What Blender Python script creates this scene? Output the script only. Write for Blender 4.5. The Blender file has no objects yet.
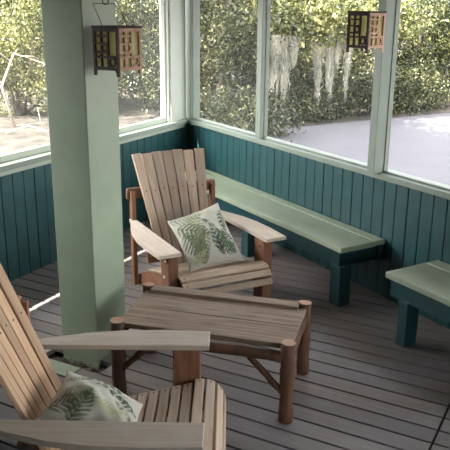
import bpy, bmesh, math, random
import numpy as np
from mathutils import Vector, Matrix, Quaternion

# ------------------------------------------------------------------ camera, sky, sun, exposure
SC = bpy.context.scene
COL = SC.collection
cam_data = bpy.data.cameras.new('camera')
cam = bpy.data.objects.new('camera', cam_data)
COL.objects.link(cam)
SC.camera = cam
cam_data.sensor_width = 36.0
cam_data.lens = 36.0 * 700.5 / 450.0
cam_data.clip_end = 300
PITCH, ROLL = math.radians(16.94), math.radians(-0.541)
_right = Vector((1, 0, 0))
_down = Vector((0, -math.sin(PITCH), -math.cos(PITCH)))
_fwd = Vector((0, math.cos(PITCH), -math.sin(PITCH)))
_r2 = math.cos(ROLL) * _right + math.sin(ROLL) * _down
_d2 = -math.sin(ROLL) * _right + math.cos(ROLL) * _down
cm = Matrix((_r2, -_d2, -_fwd)).transposed().to_4x4()
cm.translation = (0, 0, 2.1)
cam.matrix_world = cm

world = bpy.data.worlds.new('sky')
SC.world = world
world.use_nodes = True
wn = world.node_tree
sky = wn.nodes.new('ShaderNodeTexSky')
sky.sky_type = 'NISHITA'
sky.sun_disc = False
sky.sun_elevation = math.radians(50.4)
sky.sun_rotation = math.radians(-100)
sky.air_density = 1.0
sky.dust_density = 2.5
hs = wn.nodes.new('ShaderNodeHueSaturation')
hs.inputs['Saturation'].default_value = 0.10
wn.links.new(sky.outputs[0], hs.inputs['Color'])
wn.links.new(hs.outputs[0], wn.nodes['Background'].inputs[0])
wn.nodes['Background'].inputs[1].default_value = 0.62

SUN_EL, SUN_A = math.radians(50.4), math.radians(55.0)
NL = Vector((0.892, -0.452)); DL = Vector((0.452, 0.892))      # left wall: inward normal, run
NK = Vector((-0.862, -0.508)); DK = Vector((-0.508, 0.862))    # back wall
BD = Vector((math.cos(math.radians(151.5)), math.sin(math.radians(151.5))))
BN = Vector((BD.y, -BD.x))
_t = NL * math.cos(SUN_A) + DL * math.sin(SUN_A)
sun_dir = Vector((_t.x * math.cos(SUN_EL), _t.y * math.cos(SUN_EL), -math.sin(SUN_EL)))
sl = bpy.data.lights.new('sun', 'SUN')
sl.energy = 13.5
sl.angle = math.radians(0.4)
sl.color = (1.0, 0.95, 0.84)
sun = bpy.data.objects.new('sun', sl)
COL.objects.link(sun)
sun.rotation_mode = 'QUATERNION'
sun.rotation_quaternion = sun_dir.to_track_quat('-Z', 'Y')

SC.view_settings.view_transform = 'Standard'
SC.view_settings.look = 'None'
SC.view_settings.exposure = 1.5
SC.view_settings.gamma = 1.0
SC.view_settings.use_curve_mapping = False

# ------------------------------------------------------------------ helpers
R = random.Random(7)

def V2(n, a, d, b):
    """point with coordinates a along n and b along d (2-D frame)"""
    return Vector((n.x * a + d.x * b, n.y * a + d.y * b))

def props(o, label=None, cat=None, group=None, kind=None):
    if label: o['label'] = label
    if cat: o['category'] = cat
    if group: o['group'] = group
    if kind: o['kind'] = kind
    return o

def link(o, parent=None):
    COL.objects.link(o)
    if parent: o.parent = parent
    return o

def empty(name, loc=(0, 0, 0), rz=0.0):
    o = bpy.data.objects.new(name, None)
    o.empty_display_size = 0.1
    o.location = loc
    o.rotation_euler = (0, 0, rz)
    return link(o)

def mesh_obj(name, bm, mat, parent=None, matrix=None, smooth=False):
    me = bpy.data.meshes.new(name)
    bmesh.ops.recalc_face_normals(bm, faces=bm.faces)
    bm.to_mesh(me); bm.free()
    if smooth:
        for p in me.polygons: p.use_smooth = True
    for m in (mat if isinstance(mat, (list, tuple)) else [mat]): me.materials.append(m)
    o = bpy.data.objects.new(name, me)
    link(o, parent)
    if matrix is not None: o.matrix_local = matrix
    return o

def add_box(bm, x0, x1, y0, y1, z0, z1, bev=0.0):
    r = bmesh.ops.create_cube(bm, size=1.0)
    vs = r['verts']
    bmesh.ops.scale(bm, vec=(x1 - x0, y1 - y0, z1 - z0), verts=vs)
    bmesh.ops.translate(bm, vec=((x0 + x1) / 2, (y0 + y1) / 2, (z0 + z1) / 2), verts=vs)
    if bev:
        es = list({e for v in vs for e in v.link_edges})
        bmesh.ops.bevel(bm, geom=es, offset=bev, segments=2, affect='EDGES', profile=0.5)

def add_prism(bm, pts, z0, z1, bev=0.0):
    lo = [bm.verts.new((p[0], p[1], z0)) for p in pts]
    hi = [bm.verts.new((p[0], p[1], z1)) for p in pts]
    n = len(pts)
    fs = [bm.faces.new(lo[::-1]), bm.faces.new(hi)]
    for i in range(n):
        fs.append(bm.faces.new((lo[i], lo[(i + 1) % n], hi[(i + 1) % n], hi[i])))
    if bev:
        es = list({e for f in fs[:2] for e in f.edges})
        bmesh.ops.bevel(bm, geom=es, offset=bev, segments=2, affect='EDGES', profile=0.5)

def frame_from(p0, p1, up):
    """matrix whose x runs p0->p1 and z is near up"""
    p0, p1, up = Vector(p0), Vector(p1), Vector(up)
    x = (p1 - p0).normalized()
    y = up.cross(x).normalized()
    z = x.cross(y)
    m = Matrix((x, y, z)).transposed().to_4x4()
    m.translation = p0
    return m

def plank(name, mat, parent, p0, p1, w, t, up=(0, 0, 1), w1=None, bev=0.003, round_end=False):
    """a board from p0 to p1 (centre line), width w tapering to w1, thickness t"""
    L = (Vector(p1) - Vector(p0)).length
    if w1 is None: w1 = w
    pts = [(0, -w / 2), (L, -w1 / 2), (L, w1 / 2), (0, w / 2)]
    bm = bmesh.new()
    add_prism(bm, pts, -t / 2, t / 2, bev)
    return mesh_obj(name, bm, mat, parent, frame_from(p0, p1, up))

def tube_bm(bm, pts, rads, seg=10, jitter=0.0, rnd=None, caps=True, cap_mat=None):
    pts = [Vector(p) for p in pts]
    rings = []
    ref = Vector((0, 0, 1))
    d0 = (pts[1] - pts[0]).normalized()
    if abs(d0.dot(ref)) > 0.9: ref = Vector((1, 0, 0))
    for i, p in enumerate(pts):
        d = (pts[min(i + 1, len(pts) - 1)] - pts[max(i - 1, 0)]).normalized()
        a = d.cross(ref).normalized(); b = d.cross(a)
        r = rads[i] if isinstance(rads, (list, tuple)) else rads
        ring = []
        for k in range(seg):
            th = 2 * math.pi * k / seg
            rr = r * (1 + (rnd.uniform(-jitter, jitter) if rnd else 0))
            ring.append(bm.verts.new(p + a * math.cos(th) * rr + b * math.sin(th) * rr))
        rings.append(ring)
    for i in range(len(rings) - 1):
        for k in range(seg):
            f = bm.faces.new((rings[i][k], rings[i][(k + 1) % seg], rings[i + 1][(k + 1) % seg], rings[i + 1][k]))
            f.smooth = True
    if caps:
        for ring in (rings[0], rings[-1]):
            f = bm.faces.new(ring)
            if cap_mat is not None: f.material_index = cap_mat

def tube(name, mat, parent, pts, rads, seg=10, jitter=0.0, rnd=None, cap_mat=None):
    bm = bmesh.new()
    tube_bm(bm, pts, rads, seg, jitter, rnd, True, cap_mat)
    return mesh_obj(name, bm, mat, parent)

def log(name, mats, parent, p0, p1, r, rnd, knots=True):
    """a peeled log: slightly crooked, uneven, sawn ends in the second material"""
    p0, p1 = Vector(p0), Vector(p1)
    n = 9
    pts, rads = [], []
    off = [Vector((rnd.uniform(-1, 1), rnd.uniform(-1, 1), rnd.uniform(-1, 1))) * r * 0.10 for _ in range(n)]
    for i in range(n):
        t = i / (n - 1)
        q = p0.lerp(p1, t)
        if 0 < i < n - 1: q = q + off[i]
        pts.append(q)
        rads.append(r * (1 + rnd.uniform(-0.08, 0.10)))
    return tube(name, mats, parent, pts, rads, 14, 0.06, rnd, cap_mat=1)

# ------------------------------------------------------------------ materials
def new_mat(name):
    m = bpy.data.materials.new(name)
    m.use_nodes = True
    nt = m.node_tree
    return m, nt, nt.nodes['Principled BSDF']

def N(nt, typ, **kw):
    n = nt.nodes.new(typ)
    for k, v in kw.items(): setattr(n, k, v)
    return n

def ramp(nt, src, stops):
    r = N(nt, 'ShaderNodeValToRGB')
    el = r.color_ramp.elements
    while len(el) < len(stops): el.new(0.5)
    for e, (p, c) in zip(el, stops):
        e.position = p; e.color = (*c, 1)
    nt.links.new(src, r.inputs[0])
    return r.outputs[0]

def mix(nt, fac, a, b, mode='MIX'):
    m = N(nt, 'ShaderNodeMix', data_type='RGBA', blend_type=mode)
    for s, v in ((m.inputs[0], fac), (m.inputs[6], a), (m.inputs[7], b)):
        if hasattr(v, 'is_output'): nt.links.new(v, s)
        elif isinstance(v, tuple): s.default_value = (*v, 1)
        else: s.default_value = v
    return m.outputs[2]

def wood(name, dark, light, grey, rough=0.75, greyness=0.5, stretch=(2.2, 48, 48), var=0.25, bump=0.25):
    m, nt, b = new_mat(name)
    tc = N(nt, 'ShaderNodeTexCoord'); oi = N(nt, 'ShaderNodeObjectInfo')
    mp = N(nt, 'ShaderNodeMapping')
    mp.inputs['Scale'].default_value = stretch
    cx = N(nt, 'ShaderNodeCombineXYZ')
    mul = N(nt, 'ShaderNodeMath', operation='MULTIPLY'); mul.inputs[1].default_value = 37.0
    nt.links.new(oi.outputs['Random'], mul.inputs[0])
    for i in range(3): nt.links.new(mul.outputs[0], cx.inputs[i])
    nt.links.new(tc.outputs['Object'], mp.inputs['Vector'])
    nt.links.new(cx.outputs[0], mp.inputs['Location'])
    n1 = N(nt, 'ShaderNodeTexNoise'); n1.inputs['Scale'].default_value = 1.0; n1.inputs['Detail'].default_value = 5; n1.inputs['Distortion'].default_value = 0.6
    nt.links.new(mp.outputs[0], n1.inputs['Vector'])
    n2 = N(nt, 'ShaderNodeTexNoise'); n2.inputs['Scale'].default_value = 7.0; n2.inputs['Detail'].default_value = 3
    add = N(nt, 'ShaderNodeVectorMath', operation='ADD')
    nt.links.new(tc.outputs['Object'], add.inputs[0]); nt.links.new(cx.outputs[0], add.inputs[1])
    nt.links.new(add.outputs[0], n2.inputs['Vector'])
    grain = ramp(nt, n1.outputs[0], [(0.3, dark), (0.68, light)])
    gf = ramp(nt, n2.outputs[0], [(0.35, (0, 0, 0)), (0.7, (greyness,) * 3)])
    c = mix(nt, gf, grain, grey)
    mr = N(nt, 'ShaderNodeMapRange'); mr.inputs['To Min'].default_value = 1 - var; mr.inputs['To Max'].default_value = 1 + var * 0.6
    nt.links.new(oi.outputs['Random'], mr.inputs[0])
    vv = N(nt, 'ShaderNodeCombineColor')
    for i in range(3): nt.links.new(mr.outputs[0], vv.inputs[i])
    c = mix(nt, 1.0, c, vv.outputs[0], 'MULTIPLY')
    nt.links.new(c, b.inputs['Base Color'])
    b.inputs['Roughness'].default_value = rough
    bp = N(nt, 'ShaderNodeBump'); bp.inputs['Strength'].default_value = bump; bp.inputs['Distance'].default_value = 0.004
    nt.links.new(n1.outputs[0], bp.inputs['Height']); nt.links.new(bp.outputs[0], b.inputs['Normal'])
    return m

def paint(name, c, rough=0.5, mott=0.12, wear=None, scale=6.0):
    m, nt, b = new_mat(name)
    tc = N(nt, 'ShaderNodeTexCoord')
    n1 = N(nt, 'ShaderNodeTexNoise'); n1.inputs['Scale'].default_value = scale; n1.inputs['Detail'].default_value = 6
    nt.links.new(tc.outputs['Object'], n1.inputs['Vector'])
    lo = tuple(x * (1 - mott) for x in c); hi = tuple(min(1, x * (1 + mott)) for x in c)
    col = ramp(nt, n1.outputs[0], [(0.3, lo), (0.7, hi)])
    if wear:
        n2 = N(nt, 'ShaderNodeTexNoise'); n2.inputs['Scale'].default_value = 14; n2.inputs['Detail'].default_value = 8
        mp = N(nt, 'ShaderNodeMapping'); mp.inputs['Scale'].default_value = (3, 3, 0.5)
        nt.links.new(tc.outputs['Object'], mp.inputs[0]); nt.links.new(mp.outputs[0], n2.inputs['Vector'])
        f = ramp(nt, n2.outputs[0], [(0.52, (0, 0, 0)), (0.75, (0.6,) * 3)])
        col = mix(nt, f, col, wear)
    nt.links.new(col, b.inputs['Base Color'])
    b.inputs['Roughness'].default_value = rough
    bp = N(nt, 'ShaderNodeBump'); bp.inputs['Strength'].default_value = 0.08; bp.inputs['Distance'].default_value = 0.004
    nt.links.new(n1.outputs[0], bp.inputs['Height']); nt.links.new(bp.outputs[0], b.inputs['Normal'])
    return m

def plain(name, c, rough=0.6, metal=0.0):
    m, nt, b = new_mat(name)
    tc = N(nt, 'ShaderNodeTexCoord')
    n1 = N(nt, 'ShaderNodeTexNoise'); n1.inputs['Scale'].default_value = 30
    nt.links.new(tc.outputs['Object'], n1.inputs['Vector'])
    nt.links.new(ramp(nt, n1.outputs[0], [(0.3, tuple(x * 0.85 for x in c)), (0.7, tuple(min(1, x * 1.1) for x in c))]), b.inputs['Base Color'])
    b.inputs['Roughness'].default_value = rough
    b.inputs['Metallic'].default_value = metal
    return m

M = {}
M['slat'] = wood('weathered_cedar', (0.40, 0.285, 0.19), (0.56, 0.43, 0.31), (0.50, 0.42, 0.34), greyness=0.5)
M['back'] = wood('tan_cedar', (0.40, 0.235, 0.125), (0.55, 0.355, 0.21), (0.48, 0.35, 0.24), greyness=0.4)
M['back_grey'] = wood('faded_cedar', (0.33, 0.225, 0.155), (0.49, 0.36, 0.26), (0.44, 0.36, 0.29), greyness=0.5)
M['arm'] = wood('grey_cedar', (0.43, 0.345, 0.265), (0.58, 0.485, 0.385), (0.53, 0.46, 0.39), greyness=0.7)
M['leg'] = wood('red_cedar', (0.15, 0.062, 0.030), (0.27, 0.125, 0.062), (0.24, 0.135, 0.08), greyness=0.3)
M['log'] = wood('peeled_log', (0.055, 0.022, 0.012), (0.155, 0.068, 0.037), (0.16, 0.09, 0.055), greyness=0.4, stretch=(14, 14, 3), bump=0.5)
M['log_end'] = wood('sawn_log_end', (0.36, 0.20, 0.11), (0.50, 0.30, 0.19), (0.45, 0.33, 0.24), stretch=(9, 9, 9), greyness=0.3)
M['table'] = wood('rough_table_plank', (0.10, 0.062, 0.038), (0.28, 0.195, 0.13), (0.25, 0.19, 0.14), greyness=0.55, stretch=(2.5, 45, 45), bump=0.6)
M['sage'] = paint('sage_green_paint', (0.285, 0.345, 0.245), 0.45, 0.06)
M['sage_pale'] = paint('pale_sage_paint', (0.205, 0.245, 0.198), 0.45, 0.06)
M['cream'] = paint('cream_green_trim', (0.35, 0.385, 0.325), 0.5, 0.05)
M['white'] = paint('sunlit_reveal_white', (0.80, 0.80, 0.75), 0.5, 0.03)
M['bench_top'] = paint('light_green_bench_paint', (0.32, 0.37, 0.26), 0.4, 0.08, wear=(0.37, 0.40, 0.31))
M['teal'] = paint('dark_teal_paint', (0.015, 0.058, 0.066), 0.4, 0.15)
M['teal_wall'] = paint('teal_wall_paint', (0.019, 0.070, 0.074), 0.42, 0.18, wear=(0.028, 0.088, 0.088))
M['ceiling'] = paint('ceiling_paint', (0.075, 0.065, 0.05), 0.7, 0.05)
M['bolt'] = plain('pale_bolt', (0.62, 0.55, 0.47), 0.5)
M['screw'] = plain('dark_screw', (0.07, 0.045, 0.03), 0.5)
M['wire'] = plain('black_wire', (0.02, 0.018, 0.016), 0.5, 0.6)
M['lantern'] = wood('shaded_lantern_wood', (0.016, 0.006, 0.004), (0.035, 0.014, 0.009), (0.04, 0.02, 0.013), stretch=(10, 10, 10), bump=0.1)
M['lantern_lit'] = wood('lit_lantern_wood', (0.40, 0.23, 0.15), (0.55, 0.34, 0.24), (0.5, 0.33, 0.24), stretch=(10, 10, 10), bump=0.1)
M['gap_dark'] = plain('gap_shade_tone', (0.022, 0.017, 0.013), 0.9)
M['litter'] = plain('dry_leaf_litter', (0.11, 0.08, 0.058), 0.8)
M['bark'] = wood('tree_bark', (0.10, 0.075, 0.055), (0.24, 0.19, 0.15), (0.3, 0.28, 0.25), stretch=(6, 6, 2), bump=0.5)
M['pale_twig'] = wood('pale_dead_wood', (0.34, 0.27, 0.19), (0.62, 0.54, 0.42), (0.6, 0.55, 0.47), stretch=(6, 6, 6))

def paper_mat():
    m, nt, b = new_mat('yellow_paper')
    b.inputs['Base Color'].default_value = (0.85, 0.79, 0.42, 1)
    b.inputs['Roughness'].default_value = 0.8
    tr = N(nt, 'ShaderNodeBsdfTranslucent'); tr.inputs[0].default_value = (0.95, 0.88, 0.5, 1)
    ms = N(nt, 'ShaderNodeMixShader'); ms.inputs[0].default_value = 0.5
    out = nt.nodes['Material Output']
    nt.links.new(b.outputs[0], ms.inputs[1]); nt.links.new(tr.outputs[0], ms.inputs[2]); nt.links.new(ms.outputs[0], out.inputs[0])
    return m
M['paper'] = paper_mat()

def screen_mat(name, fac):
    m, nt, b = new_mat(name)
    b.inputs['Base Color'].default_value = (0.30, 0.31, 0.30, 1)
    b.inputs['Roughness'].default_value = 0.7
    tr = N(nt, 'ShaderNodeBsdfTransparent')
    ms = N(nt, 'ShaderNodeMixShader'); ms.inputs[0].default_value = fac
    out = nt.nodes['Material Output']
    nt.links.new(tr.outputs[0], ms.inputs[1]); nt.links.new(b.outputs[0], ms.inputs[2]); nt.links.new(ms.outputs[0], out.inputs[0])
    return m
M['screen'] = screen_mat('insect_screen', 0.05)
M['screen_hazy'] = screen_mat('hazy_insect_screen', 0.13)  # denser mix puts the washed-out haze of the left screen into the material

def leaf_mat(name, c0, c1, c2, trans=0.35, rough=0.30):
    m, nt, b = new_mat(name)
    g = N(nt, 'ShaderNodeNewGeometry')
    col = ramp(nt, g.outputs['Random Per Island'], [(0.0, c0), (0.72, c1), (1.0, c2)])  # bright end stands in for sun highlights on leaves, dark end for shade
    nz = N(nt, 'ShaderNodeTexNoise'); nz.inputs['Scale'].default_value = 1.1; nz.inputs['Detail'].default_value = 3
    nt.links.new(g.outputs['Position'], nz.inputs['Vector'])
    col = mix(nt, 1.0, col, ramp(nt, nz.outputs[0], [(0.38, (0.42, 0.46, 0.42)), (0.62, (1, 1, 1))]), 'MULTIPLY')
    nt.links.new(col, b.inputs['Base Color'])
    b.inputs['Roughness'].default_value = rough
    tr = N(nt, 'ShaderNodeBsdfTranslucent')
    nt.links.new(col, tr.inputs[0])
    ms = N(nt, 'ShaderNodeMixShader'); ms.inputs[0].default_value = trans
    out = nt.nodes['Material Output']
    nt.links.new(b.outputs[0], ms.inputs[1]); nt.links.new(tr.outputs[0], ms.inputs[2]); nt.links.new(ms.outputs[0], out.inputs[0])
    return m
M['leaf'] = leaf_mat('olive_leaf', (0.035, 0.045, 0.014), (0.115, 0.125, 0.036), (0.70, 0.64, 0.30), 0.25)
M['leaf_dark'] = leaf_mat('shaded_leaf', (0.025, 0.035, 0.014), (0.055, 0.068, 0.024), (0.42, 0.40, 0.17), 0.22)  # darker leaf copy standing in for foliage in shade
M['leaf_yellow'] = leaf_mat('yellow_green_leaf', (0.06, 0.075, 0.02), (0.24, 0.25, 0.075), (0.78, 0.71, 0.33), 0.3)
M['blade'] = leaf_mat('strap_leaf', (0.16, 0.17, 0.07), (0.30, 0.30, 0.15), (0.45, 0.43, 0.27))
M['moss'] = leaf_mat('grey_moss', (0.50, 0.47, 0.38), (0.72, 0.68, 0.58), (0.88, 0.85, 0.76), 0.3, 0.9)

def floor_mat():
    m, nt, b = new_mat('worn_grey_deck')
    tc = N(nt, 'ShaderNodeTexCoord')
    sx = N(nt, 'ShaderNodeSeparateXYZ'); nt.links.new(tc.outputs['Object'], sx.inputs[0])
    dv = N(nt, 'ShaderNodeMath', operation='MULTIPLY_ADD'); dv.inputs[1].default_value = 1 / 0.1335; dv.inputs[2].default_value = 3.906 / 0.1335
    nt.links.new(sx.outputs[1], dv.inputs[0])
    fl = N(nt, 'ShaderNodeMath', operation='FLOOR'); nt.links.new(dv.outputs[0], fl.inputs[0])
    wnz = N(nt, 'ShaderNodeTexWhiteNoise', noise_dimensions='1D'); nt.links.new(fl.outputs[0], wnz.inputs['W'])
    cx = N(nt, 'ShaderNodeCombineXYZ')
    mu = N(nt, 'ShaderNodeMath', operation='MULTIPLY'); mu.inputs[1].default_value = 50
    nt.links.new(wnz.outputs[0], mu.inputs[0]); nt.links.new(mu.outputs[0], cx.inputs[0])
    ad = N(nt, 'ShaderNodeVectorMath', operation='ADD'); nt.links.new(tc.outputs['Object'], ad.inputs[0]); nt.links.new(cx.outputs[0], ad.inputs[1])
    mp = N(nt, 'ShaderNodeMapping'); mp.inputs['Scale'].default_value = (2.5, 45, 1); nt.links.new(ad.outputs[0], mp.inputs[0])
    n1 = N(nt, 'ShaderNodeTexNoise'); n1.inputs['Scale'].default_value = 1; n1.inputs['Detail'].default_value = 5; nt.links.new(mp.outputs[0], n1.inputs['Vector'])
    n2 = N(nt, 'ShaderNodeTexNoise'); n2.inputs['Scale'].default_value = 2.2; n2.inputs['Detail'].default_value = 6; nt.links.new(tc.outputs['Object'], n2.inputs['Vector'])
    c1 = ramp(nt, n1.outputs[0], [(0.3, (0.165, 0.136, 0.118)), (0.7, (0.215, 0.182, 0.163))])
    c2 = ramp(nt, n1.outputs[0], [(0.3, (0.19, 0.172, 0.172)), (0.7, (0.24, 0.222, 0.224))])
    f = ramp(nt, n2.outputs[0], [(0.38, (0, 0, 0)), (0.62, (1, 1, 1))])
    c = mix(nt, f, c1, c2)
    mr = N(nt, 'ShaderNodeMapRange'); mr.inputs['To Min'].default_value = 0.82; mr.inputs['To Max'].default_value = 1.12; nt.links.new(wnz.outputs[0], mr.inputs[0])
    cc = N(nt, 'ShaderNodeCombineColor')
    for i in range(3): nt.links.new(mr.outputs[0], cc.inputs[i])
    c = mix(nt, 1.0, c, cc.outputs[0], 'MULTIPLY')
    nt.links.new(c, b.inputs['Base Color'])
    b.inputs['Roughness'].default_value = 0.55
    bp = N(nt, 'ShaderNodeBump'); bp.inputs['Strength'].default_value = 0.3; bp.inputs['Distance'].default_value = 0.004
    nt.links.new(n1.outputs[0], bp.inputs['Height']); nt.links.new(bp.outputs[0], b.inputs['Normal'])
    return m
M['floor'] = floor_mat()

def ground_mat(name, stops, scale, bump=0.4):
    m, nt, b = new_mat(name)
    tc = N(nt, 'ShaderNodeTexCoord')
    n1 = N(nt, 'ShaderNodeTexNoise'); n1.inputs['Scale'].default_value = scale; n1.inputs['Detail'].default_value = 9; n1.inputs['Roughness'].default_value = 0.65
    nt.links.new(tc.outputs['Object'], n1.inputs['Vector'])
    nt.links.new(ramp(nt, n1.outputs[0], stops), b.inputs['Base Color'])
    b.inputs['Roughness'].default_value = 0.85
    bp = N(nt, 'ShaderNodeBump'); bp.inputs['Strength'].default_value = bump; bp.inputs['Distance'].default_value = 0.03
    nt.links.new(n1.outputs[0], bp.inputs['Height']); nt.links.new(bp.outputs[0], b.inputs['Normal'])
    return m
M['ground'] = ground_mat('sandy_leafy_ground', [(0.35, (0.02, 0.016, 0.012)), (0.5, (0.05, 0.041, 0.031)), (0.68, (0.11, 0.092, 0.072))], 3.0)
M['pavement'] = ground_mat('pale_concrete', [(0.3, (0.108, 0.104, 0.118)), (0.7, (0.140, 0.135, 0.152))], 0.5, 0.05)

def meet_(a, k):
    det = NL.x * NK.y - NL.y * NK.x
    return ((a * NK.y - k * NL.y) / det, (NL.x * k - NK.x * a) / det)

# ------------------------------------------------------------------ setting: ground, floor, walls, ceiling
GZ = -0.40
bm = bmesh.new()
add_box(bm, -60, 60, -20, 90, GZ - 0.2, GZ)
props(mesh_obj('ground', bm, M['ground']), kind='structure')
bm = bmesh.new()
add_prism(bm, [(0.60, 13.6), (0.925, 15.33), (2.70, 16.55), (5.90, 18.5), (9.5, 20.2), (14, 16), (12, 4), (6.5, 2.0), (3.2, 4.6)], GZ, GZ + 0.012)
props(mesh_obj('pavement', bm, M['pavement']), kind='structure')

# deck boards: local x along the boards, local y = -BN
PITCH_B = 0.1335
fm = Matrix(((BD.x, -BN.x, 0, 0), (BD.y, -BN.y, 0, 0), (0, 0, 1, 0), (0, 0, 0, 1)))
bm = bmesh.new()
GAPROW = None
for k in range(-22, 60):
    hi = 3.906 - k * PITCH_B; lo = hi - PITCH_B
    c = (hi + lo) / 2
    # limits from the two walls
    smax = (-3.97 - c * BN.dot(NL)) / BD.dot(NL)
    smin = (-3.68 - c * BN.dot(NK)) / BD.dot(NK)
    smin = max(smin, -4.5); smax = min(smax, 4.6)
    if smax - smin < 0.05: continue
    spans = [(smin, smax)]
    def cut(spans, a, b):
        out = []
        for s0, s1 in spans:
            if b <= s0 or a >= s1: out.append((s0, s1)); continue
            if a > s0: out.append((s0, a))
            if b < s1: out.append((b, s1))
        return out
    spans = cut(spans, 0.534, 0.546)
    spans = cut(spans, -2.906, -2.894)
    if 2.95 < c < 3.12: spans = cut(spans, 2.47, 2.93)          # the board missing at the foot of the column
    if 2.82 < c < 2.96: spans = cut(spans, 2.60, 3.16)          # here a green painted piece lies instead
    for s0, s1 in spans:
        add_box(bm, s0, s1, -hi + 0.007, -lo - 0.007, -0.035, R.uniform(-0.001, 0.001), 0.003)
floor = props(mesh_obj('floor', bm, M['floor'], None, fm), kind='structure')
# dark sheet added under the deck so the board gaps read as shade
bm = bmesh.new()
_q = [meet_(-3.95, -3.66), (-3.9, 1.2), (-2.6, -2.9), (3.6, -2.9), (4.3, -0.4)]
add_prism(bm, _q, -0.16, -0.12)
props(mesh_obj('gap_shade_sheet', bm, M['gap_dark']), kind='structure')

def wall_boards(name, n, d, off, b0, b1, ph, pitch, top, mat):
    """knee wall of vertical boards; inner face at off along n, run from b0 to b1 along d"""
    bm = bmesh.new()
    k0 = math.floor((b0 - ph) / pitch)
    x = ph + k0 * pitch
    while x < b1:
        a, b = max(x, b0), min(x + pitch, b1)
        if b - a > 0.01:
            add_box(bm, a + 0.003, b - 0.003, -0.022, R.uniform(-0.0015, 0.0015), -0.04, top, 0.004)
        x += pitch
    add_box(bm, b0, b1, -0.10, -0.018, -0.38, top)
    m = Matrix(((d.x, n.x, 0, 0), (d.y, n.y, 0, 0), (0, 0, 1, 0), (0, 0, 0, 1)))
    m.translation = (n.x * off, n.y * off, 0)
    return props(mesh_obj(name, bm, mat, None, m), kind='structure')

OFFL, OFFK = -3.92, -3.615
# the corner in each wall's own run coordinate
def meet(n1, a1, n2, a2):
    det = n1.x * n2.y - n1.y * n2.x
    return Vector(((a1 * n2.y - a2 * n1.y) / det, (n1.x * a2 - n2.x * a1) / det))
corner = meet(NL, OFFL, NK, OFFK)
CL, CK = corner.dot(DL), corner.dot(DK)
ZC = 0.96
wall_boards('wall_left', NL, DL, OFFL, -3.0, CL + 0.12, 4.156, 0.125, ZC - 0.045, M['teal_wall'])
wall_boards('wall_back', NK, DK, OFFK, -4.0, CK + 0.12, 4.029, 0.122, ZC - 0.045, M['teal_wall'])

def run(name, n, d, a0, a1, b0, b1, z0, z1, mat, bev=0.004, kind='structure', parent=None):
    """a straight member in a wall frame: a along the normal n, b along the run d"""
    bm = bmesh.new()
    add_box(bm, b0, b1, a0, a1, z0, z1, bev)
    m = Matrix(((d.x, n.x, 0, 0), (d.y, n.y, 0, 0), (0, 0, 1, 0), (0, 0, 0, 1)))
    o = mesh_obj(name, bm, mat, parent, m)
    if kind and not parent: props(o, kind=kind)
    return o

EAVE = 2.50
cl_in = meet(NL, OFFL + 0.045, NK, OFFK + 0.045)
run('trim_1', NL, DL, OFFL - 0.13, OFFL + 0.045, -3.0, cl_in.dot(DL) + 0.02, ZC - 0.045, ZC, M['sage_pale'])            # cap of the left wall
run('trim_2', NK, DK, OFFK - 0.13, OFFK + 0.045, -4.0, cl_in.dot(DK) + 0.02, ZC - 0.045, ZC, M['sage_pale'])            # cap of the back wall
run('trim_3', NL, DL, OFFL - 0.01, OFFL + 0.022, -3.0, cl_in.dot(DL) - 0.03, ZC - 0.085, ZC - 0.045, M['cream'])         # moulding under the left cap
# corner posts
run('trim_4', NL, DL, OFFL - 0.105, OFFL + 0.005, CL - 0.36, CL - 0.05, ZC, EAVE, M['cream'])
run('trim_5', NK, DK, OFFK - 0.09, OFFK + 0.02, CK - 0.115, CK + 0.03, ZC, EAVE, M['sage_pale'])
run('trim_12', NL, DL, OFFL - 0.115, OFFL - 0.02, CL - 0.385, CL - 0.36, ZC, EAVE - 0.14, M['white'])  # added board, its white stands in for sun on the post reveal
# posts of the back wall
run('trim_6', NK, DK, -3.650, -3.572, 5.44, 5.52, ZC, EAVE, M['sage_pale'])
run('trim_7', NK, DK, -3.655, -3.520, 3.815, 3.890, ZC, EAVE, M['sage_pale'])
run('trim_8', NK, DK, -3.660, -3.520, 1.70, 1.81, ZC, EAVE, M['sage_pale'])
run('trim_9', NL, DL, OFFL - 0.105, OFFL + 0.005, 1.6, 1.72, ZC, EAVE, M['sage_pale'])
# beams over the posts
run('trim_10', NL, DL, OFFL - 0.12, OFFL + 0.02, -3.0, CL, EAVE - 0.14, EAVE, M['sage_pale'])
run('trim_11', NK, DK, OFFK - 0.10, OFFK + 0.06, -4.0, CK, EAVE - 0.14, EAVE, M['sage_pale'])

def window(name, n, d, a, b0, b1, z0, rail, mat=None):
    """insect screen in a slim frame; the pane itself is the structure, its frame a child"""
    m = Matrix(((d.x, n.x, 0, 0), (d.y, n.y, 0, 0), (0, 0, 1, 0), (0, 0, 0, 1)))
    bm = bmesh.new()
    add_box(bm, b0, b1, a - 0.0015, a, z0, EAVE - 0.14)
    w = props(mesh_obj(name, bm, M['screen_hazy' if name == 'window_1' else 'screen'], None, m), kind='structure')
    bm = bmesh.new()
    add_box(bm, b0, b1, a - 0.02, a + 0.02, z0, z0 + rail, 0.003)
    add_box(bm, b0, b0 + (0.02 if name == 'window_1' else 0.006), a - 0.02, a + 0.02, z0 + rail, EAVE - 0.14, 0.002)
    add_box(bm, b1 - (0.02 if name == 'window_1' else 0.006), b1, a - 0.02, a + 0.02, z0 + rail, EAVE - 0.14, 0.002)
    f = mesh_obj('window_frame', bm, mat or M['cream'], w)
    return w
window('window_1', NL, DL, OFFL - 0.06, 1.72, CL - 0.385, ZC, 0.055)
window('window_2', NK, DK, OFFK - 0.02, 5.52, CK - 0.115, ZC, 0.016, M['sage_pale'])
window('window_3', NK, DK, OFFK - 0.02, 3.890, 5.44, ZC, 0.016, M['sage_pale'])
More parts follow.
